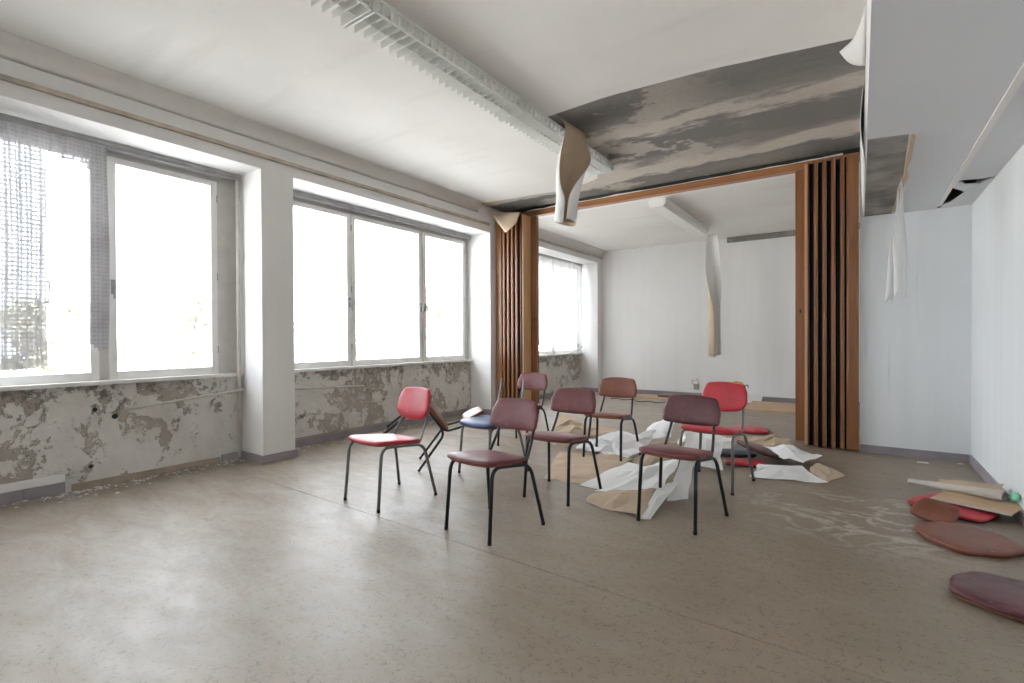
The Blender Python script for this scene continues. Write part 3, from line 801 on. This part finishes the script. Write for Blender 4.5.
# heap at the brown chair
p3 = folded('large crumpled white paper heaped around the legs of the brown chair')
sheet('paper_fold', (-2.50, 4.70, .01), (-1.80, 4.42, .01), (-1.56, 4.84, .24), (-2.25, 5.02, .12), '', .075, (8, 6), 6, parent=p3)
sheet('paper_fold', (-1.86, 4.92, .15), (-1.50, 4.86, .20), (-1.52, 5.10, .38), (-1.80, 5.14, .26), '', .04, (5, 4), 7, parent=p3)
sheet('paper_sheet', (-1.72, 4.36, .01), (-1.30, 4.42, .02), (-1.32, 4.72, .20), (-1.60, 4.70, .18), 'tan paper crumpled left of the right-hand red chair', .07, (6, 4), 8, True)
sheet('paper_sheet', (-1.28, 4.60, .01), (-.98, 4.62, .01), (-1.08, 4.98, .16), (-1.40, 4.95, .26), 'white paper slope seen between the two right-hand chairs', .03, (5, 4), 81)
sheet('paper_sheet', (-2.95, 4.80, .01), (-2.55, 4.72, .01), (-2.33, 5.02, .18), (-2.90, 5.10, .28), 'tan paper slope rising beside the farthest maroon chair', .08, (6, 5), 9, True)
sheet('paper_sheet', (-2.60, 4.95, .01), (-2.15, 5.05, .01), (-2.25, 5.45, .10), (-2.70, 5.45, .12), 'tan crumpled paper behind the brown chair near the windows', .05, (5, 4), 10, True)
sheet('paper_fold', (-2.15, 4.25, .005), (-1.80, 4.18, .005), (-1.72, 4.45, .05), (-2.10, 4.55, .03), '', .03, (4, 3), 11, True, parent=p3)
sheet('paper_sheet', (-1.62, 5.25, .01), (-1.05, 5.30, .01), (-1.10, 5.70, .10), (-1.60, 5.72, .14), 'white paper lying behind the right-hand red chair', .04, (6, 4), 12)
# right heap
sheet('paper_sheet', (-.95, 5.44, .08), (-.42, 5.05, .04), (-.27, 5.28, .10), (-.62, 5.55, .09), 'white crumpled paper lying over the dark maroon seat', .06, (7, 4), 13)
p4 = folded('flat white paper with a tan folded end, right of the red chair')
sheet('paper_fold', (-.74, 4.52, .004), (-.20, 4.70, .004), (-.40, 4.96, .05), (-.72, 4.85, .06), '', .035, (7, 4), 14, parent=p4)
sheet('paper_fold', (-.22, 4.70, .004), (-.10, 5.06, .006), (-.30, 5.14, .06), (-.36, 4.98, .03), '', .02, (4, 4), 15, True, parent=p4)
p5 = folded('long tan paper lying before the right-hand partition stack')
sheet('paper_fold', (-1.36, 5.78, .02), (-.66, 5.92, .02), (-.62, 6.16, .06), (-1.34, 6.02, .07), '', .03, (8, 4), 16, True, parent=p5)
sheet('paper_fold', (-.92, 5.72, .01), (-.52, 5.72, .01), (-.62, 6.02, .06), (-.76, 6.00, .12), '', .06, (5, 4), 17, True, parent=p5)

# rolled paper, board and scraps of the pile by the right wall
def roll(p, q, r, label, seed=0):
    A, B = Vector(p), Vector(q); ax = (B - A).normalized(); n1 = ax.cross(Vector((0, 0, 1))).normalized(); n2 = n1.cross(ax); g = []
    for j in range(9):
        t = j / 8; c = A.lerp(B, t); row = []
        for i in range(19):
            an = 2.2 * math.pi * i / 18 * 1.15 + .4; rr = r * (.72 + .32 * i / 18) * (.8 + .7 * t * t) * (1 + .35 * noise.noise((j * .9, i * .5, seed)))
            d = n1 * math.cos(an) + n2 * math.sin(an) * .62
            row.append(c + d * rr)
        g.append(row)
    return tag(paper_mesh('paper_roll', g, ('paper_beige', 'paper_beige'), .0015, None, False, .001), label, 'paper', 'torn wall and ceiling paper on the floor')
o = roll((.31, 4.80, .080), (.79, 4.56, .112), .038, 'beige flattened paper roll on top of the pile by the right wall', 2)
sheet('paper_sheet', (.46, 4.74, .09), (.78, 4.60, .10), (.82, 4.76, .15), (.50, 4.90, .10), 'creased beige paper beside the roll by the right wall', .02, (6, 4), 18, True)
bd = MB().box(-.21, .20, -.10, .16, 0, .010).build('hard_board', ['board'], None, bevel=.003); tag(bd, 'grey-edged tan board lying aslant on the red seat by the right wall', 'board')
bd.location = (.64, 4.47, .060); bd.rotation_euler = (R5(3), R5(-1), R5(-26))
MB().box(-.212, .202, -.103, -.1005, -.001, .011).build('board_edge', 'frame', bd)
gr_ = MB().tube(bend([(.82, 4.55, .12), (.835, 4.50, .15), (.82, 4.46, .12)], .02), .018, 8).build('green_rag', 'green', None, True); tag(gr_, 'small mint green scrap at the right edge of the pile', 'scrap')
for (x, y, s_, lab) in ((.484, 5.95, .045, 'small white paper scrap on the floor before the partition wall'), (.76, 6.08, .025, 'tiny white scrap in the corner by the right wall'), (.55, 4.98, .035, 'crumpled white scrap behind the paper roll')):
    sheet('paper_scrap', (x - s_, y - s_ * .6, .003), (x + s_, y - s_ * .5, .003), (x + s_ * .8, y + s_ * .6, .008), (x - s_ * .9, y + s_ * .5, .006), lab, .004, (3, 3), int(x * 100), False, 'small white scraps on the floor')

# far-room boards and scraps
def board(loc, sx, sy, rz, mat, label, cat='board', tilt=0, th=.018):
    o = MB().box(-sx / 2, sx / 2, -sy / 2, sy / 2, 0, th).build('hard_board', mat, None, bevel=.003); o.location = loc; o.rotation_euler = (tilt, 0, rz); return tag(o, label, cat)
board((-1.02, 9.10, .004), 1.00, .95, R5(2), 'board', 'tan board lying on the far-room floor beside the folding partition', tilt=R5(1.5), th=.04)
board((-3.15, 9.55, .002), 1.00, .55, R5(-3), 'board', 'tan board lying along the far wall behind the brown chair')
loose('seat_cushion', seat_ol, .026, .012, 'maroon', (-3.05, 9.70, .030), (0, 0, R5(4)), 'loose maroon seat on the tan board by the far wall')
sheet('paper_sheet', (-1.75, 9.60, .005), (-1.40, 9.62, .005), (-1.42, 9.95, .10), (-1.72, 9.96, .12), 'crumpled white paper at the foot of the far wall', .04, (4, 4), 20)
bl2 = empty('wall_outlet', (-2.62, YF, .20)); tag(bl2, 'small grey outlet with loose wires low on the far wall', 'outlet')
MB().box(-.05, .05, -.03, 0, -.05, .06).build('box', 'plug', bl2, bevel=.006)
MB().tube(bend([(-.03, -.03, .03), (-.07, -.07, .09), (-.06, -.06, .15), (-.02, -.05, .12)], .03), .006, 6).build('wire', 'plug', bl2, True)
MB().tube(bend([(.03, -.03, .03), (.05, -.07, .09), (.03, -.06, .17), (.0, -.05, .14)], .03), .006, 6).build('wire', 'plug', bl2, True)
cb = MB()
pts = [Vector((-3.9 + k * .09, 8.85 + .10 * math.sin(k * 1.7) + .06 * math.sin(k * .6), .008)) for k in range(16)]
cb.tube(pts, .007, 6); tag(cb.build('cable', 'black_tube', None, True), 'black cable snaking over the far-room floor behind the brown chair', 'cable')

# ------------------------------------------------------------------ paper hanging from the ceilings
def hang(A, B, C0, L0, L1, phi0, phi1, face, zt, zb, label, name='hanging_paper', nu=20, nv=20, th=.002, p=1.3, wob=.0):
    """top edge A-B, lower end curled to a tube at C0 (x, y); face = direction the tan inner side looks at"""
    A, B = Vector(A), Vector(B); mid0 = (A + B) / 2; F = Vector((face[0], face[1], 0)).normalized(); g = []
    side0 = (B - A).normalized(); side1 = Vector((F.y, -F.x, 0))
    if side1.dot(side0) < 0: side1 = -side1
    for j in range(nv + 1):
        v = j / nv; e = v ** 1.25
        L = L0 + (L1 - L0) * min(1, v * p) ** .7; phi = phi0 + (phi1 - phi0) * min(1, v * p)
        side = side0.lerp(side1, max(0, min(1, (v - .14) * 2.0))).normalized(); nrm = Vector((-side.y, side.x, 0))
        if nrm.dot(F) < 0: nrm = -nrm
        c = mid0.lerp(Vector((C0[0], C0[1], 0)), min(1, e)); c.z = zt + (zb - zt) * v
        r = L / phi; row = []
        for i in range(nu + 1):
            u = i / nu - .5; an = u * phi
            q = c + side * (r * math.sin(an)) + nrm * (r * (1 - math.cos(an)) - .5 * r * (1 - math.cos(phi / 2)))
            if v == 0: q = A.lerp(B, i / nu)
            q.x += wob * math.sin(v * 5 + i); q.z += -.02 * math.sin(u * 9) * v
            row.append(q)
        g.append(row)
    t = paper_mesh(name, g, ('paper', 'paper_back'), th, None, True)
    # first material must be on the side away from face
    me = t.data; pl = me.polygons[len(me.polygons) // 6]
    if (pl.normal.dot(F) > 0) == (pl.material_index == 0):
        me.materials[0], me.materials[1] = M['paper_back'], M['paper']
    return tag(t, label, 'paper', 'strips of paper hanging from the ceiling')
hang((-2.215, 3.84, 3.178), (-2.195, 4.50, 3.178), (-2.335, 4.23), .34, .64, .4, 6.0, (.47, -.88), 3.178, 2.29, 'big curled ceiling paper hanging beside the lamp row, tan inside')
hang((-2.14, 8.95, 2.94), (-1.98, 8.95, 2.94), (-2.03, 8.86), .18, .46, 1.6, 3.6, (.97, -.15), 2.94, .86, 'long narrow paper strip hanging from the far-room lamp casing', nv=26)
hang((.262, 4.80, HS - .006), (.272, 5.0, HS - .006), (.268, 4.90), .14, .12, .4, 2.6, (-.5, .85), HS - .006, 1.50, 'white folded paper strip hanging from the right soffit', nv=18)
hang((.262, 5.12, HS - .006), (.262, 5.32, HS - .006), (.205, 5.15), .12, .10, .4, 3.0, (-.7, .5), HS - .006, 1.47, 'narrower paper strip hanging beside the folded one from the right soffit', nv=18)
# flap before the stacked partition by the windows
def flap(pts_grid, label, mats=('paper', 'paper_back'), smooth=True):
    g = [[Vector(p) for p in row] for row in pts_grid]
    return tag(paper_mesh('hanging_paper', g, mats, .003, None, smooth), label, 'paper', 'strips of paper hanging from the ceiling')
def bil(A, B, C, D, n, m, sag):
    A, B, C, D = map(Vector, (A, B, C, D)); G = []
    for j in range(m + 1):
        row = []
        for i in range(n + 1):
            u, v = i / n, j / m; p = (A * (1 - u) + B * u) * (1 - v) + (D * (1 - u) + C * u) * v
            row.append(p + Vector(sag) * math.sin(math.pi * u) * v)
        G.append(row)
    return G
flap(bil((-4.60, 5.98, 3.09), (-4.06, 6.02, 3.02), (-4.10, 5.98, 2.86), (-4.29, 5.96, 2.74), 8, 6, (.02, -.05, -.03)), 'small tan paper flap hanging before the partition stack by the windows', ('paper', 'paper_back'))
# torn corner of the ceiling paper at the soffit
flap(bil((.034, 3.66, 3.172), (-.02, 4.03, 3.172), (-.115, 4.16, 3.165), (.030, 4.22, 3.05), 8, 6, (-.01, .02, -.02)), 'white torn corner of ceiling paper at the right soffit', ('paper', 'paper'))
g_ = []
for j in range(9):
    v = j / 8; g_.append([Vector((.034 - .028 * math.sin(math.pi * i / 5) * (1 - v * .5), 4.28 + v * 1.75, 3.0 + .02 * math.sin(v * 9) - .12 * i - .05 * v)) for i in range(6)])
flap(g_, 'long white paper edge curling off the side of the right soffit', ('paper', 'paper'))

# ------------------------------------------------------------------ flaked paint and plaster along the window wall
db = MB(); rr = random.Random(3)
for k in range(650):
    y = rr.choice([rr.uniform(.2, 2.45), rr.uniform(1.0, 2.45), rr.uniform(2.85, 5.6), rr.uniform(6.4, 9.5)])
    x = XL + .03 + abs(rr.gauss(0, .10)) + (.012 if y < 2.4 else .02)
    s_ = rr.uniform(.006, .022) * (1.4 if rr.random() < .1 else 1); a = rr.uniform(0, 6.28); z = rr.uniform(.001, .004); t = rr.uniform(.001, .004)
    ca, sa = math.cos(a) * s_, math.sin(a) * s_; q = rr.uniform(.4, .9)
    cs = [(x + ca, y + sa), (x - sa * q, y + ca * q), (x - ca, y - sa), (x + sa * q, y - ca * q)]
    hs = [rr.uniform(0, .008) for _ in range(4)]
    db.add([(px, py, z + hh) for (px, py), hh in zip(cs, hs)] + [(px, py, z + hh + t) for (px, py), hh in zip(cs, hs)], [(3, 2, 1, 0), (4, 5, 6, 7), (0, 1, 5, 4), (1, 2, 6, 5), (2, 3, 7, 6), (3, 0, 4, 7)], rr.choice([0, 0, 1, 2]))
tag(db.build('paint_flakes', ['paper', 'base_wood', 'baseboard']), 'flakes of paint and plaster strewn along the foot of the window wall', 'debris', kind='stuff')

# ------------------------------------------------------------------ outside
structure(MB().box(-70, -5.6, -50, 70, -1.2, -1.0).build('ground', 'ground'), 'pale yard outside the windows')
for (a, b) in BAYS:
    MB().box(-5.62, -5.20, a, b, .775, .805).build('outer_ledge', 'ground', wl)
def tree(loc, h, rad, seed, label):
    rr = random.Random(seed); root = empty('tree', loc); tag(root, label, 'tree', 'hazy trees outside the windows')
    tr = MB(); tr.tube([(0, 0, 0), (.1, .05, h * .4), (0, .1, h * .8)], [.16, .12, .05], 8)
    for k in range(9):
        a = rr.uniform(0, 6.28); z = h * rr.uniform(.3, .65)
        tr.tube([(0, 0, z), (math.cos(a) * rad * .4, math.sin(a) * rad * .4, z + h * .12), (math.cos(a) * rad * .8, math.sin(a) * rad * .8, z + h * .2)], [.05, .035, .012], 5)
    tr.build('trunk', 'bark', root, True)
    f = MB(); blobs = [(rr.gauss(0, .45) * rad, rr.gauss(0, .45) * rad, h * rr.uniform(.35, .95)) for _ in range(26)]
    for (bx_, by_, bz_) in blobs:
        for _ in range(90):
            d = Vector((rr.gauss(0, 1), rr.gauss(0, 1), rr.gauss(0, .8))).normalized() * rad * .34 * rr.random() ** .4
            c = Vector((bx_, by_, bz_)) + d; e1 = Vector((rr.gauss(0, 1), rr.gauss(0, 1), rr.gauss(0, 1))).normalized(); e2 = e1.orthogonal().normalized(); s_ = rr.uniform(.05, .11)
            f.add([c - e1 * s_, c + e2 * s_ * .5, c + e1 * s_, c - e2 * s_ * .5], [(0, 1, 2, 3)])
    f.build('foliage', 'leaf', root)
tree((-14.5, 6.0, -1.0), 4.0, .85, 1, 'pale tree outside the right-hand casement of the near window')
tree((-15.5, 3.0, -1.0), 3.2, .9, 2, 'pale low tree outside the lace-curtained casement')
tree((-14.5, 15.4, -1.0), 4.6, 1.2, 3, 'pale tree outside the last casement of the three-part window')
tree((-16.0, 12.0, -1.0), 2.9, 1.6, 4, 'pale low tree outside the middle casement of the three-part window')
po = MB().tube([(-8, 2.30, 3.3), (-8, 2.95, .6), (-8, 3.3, -1.0)], .06, 10).build('leaning_pole', 'steel_pole', None, True); tag(po, 'pale pole leaning outside the near window', 'pole')
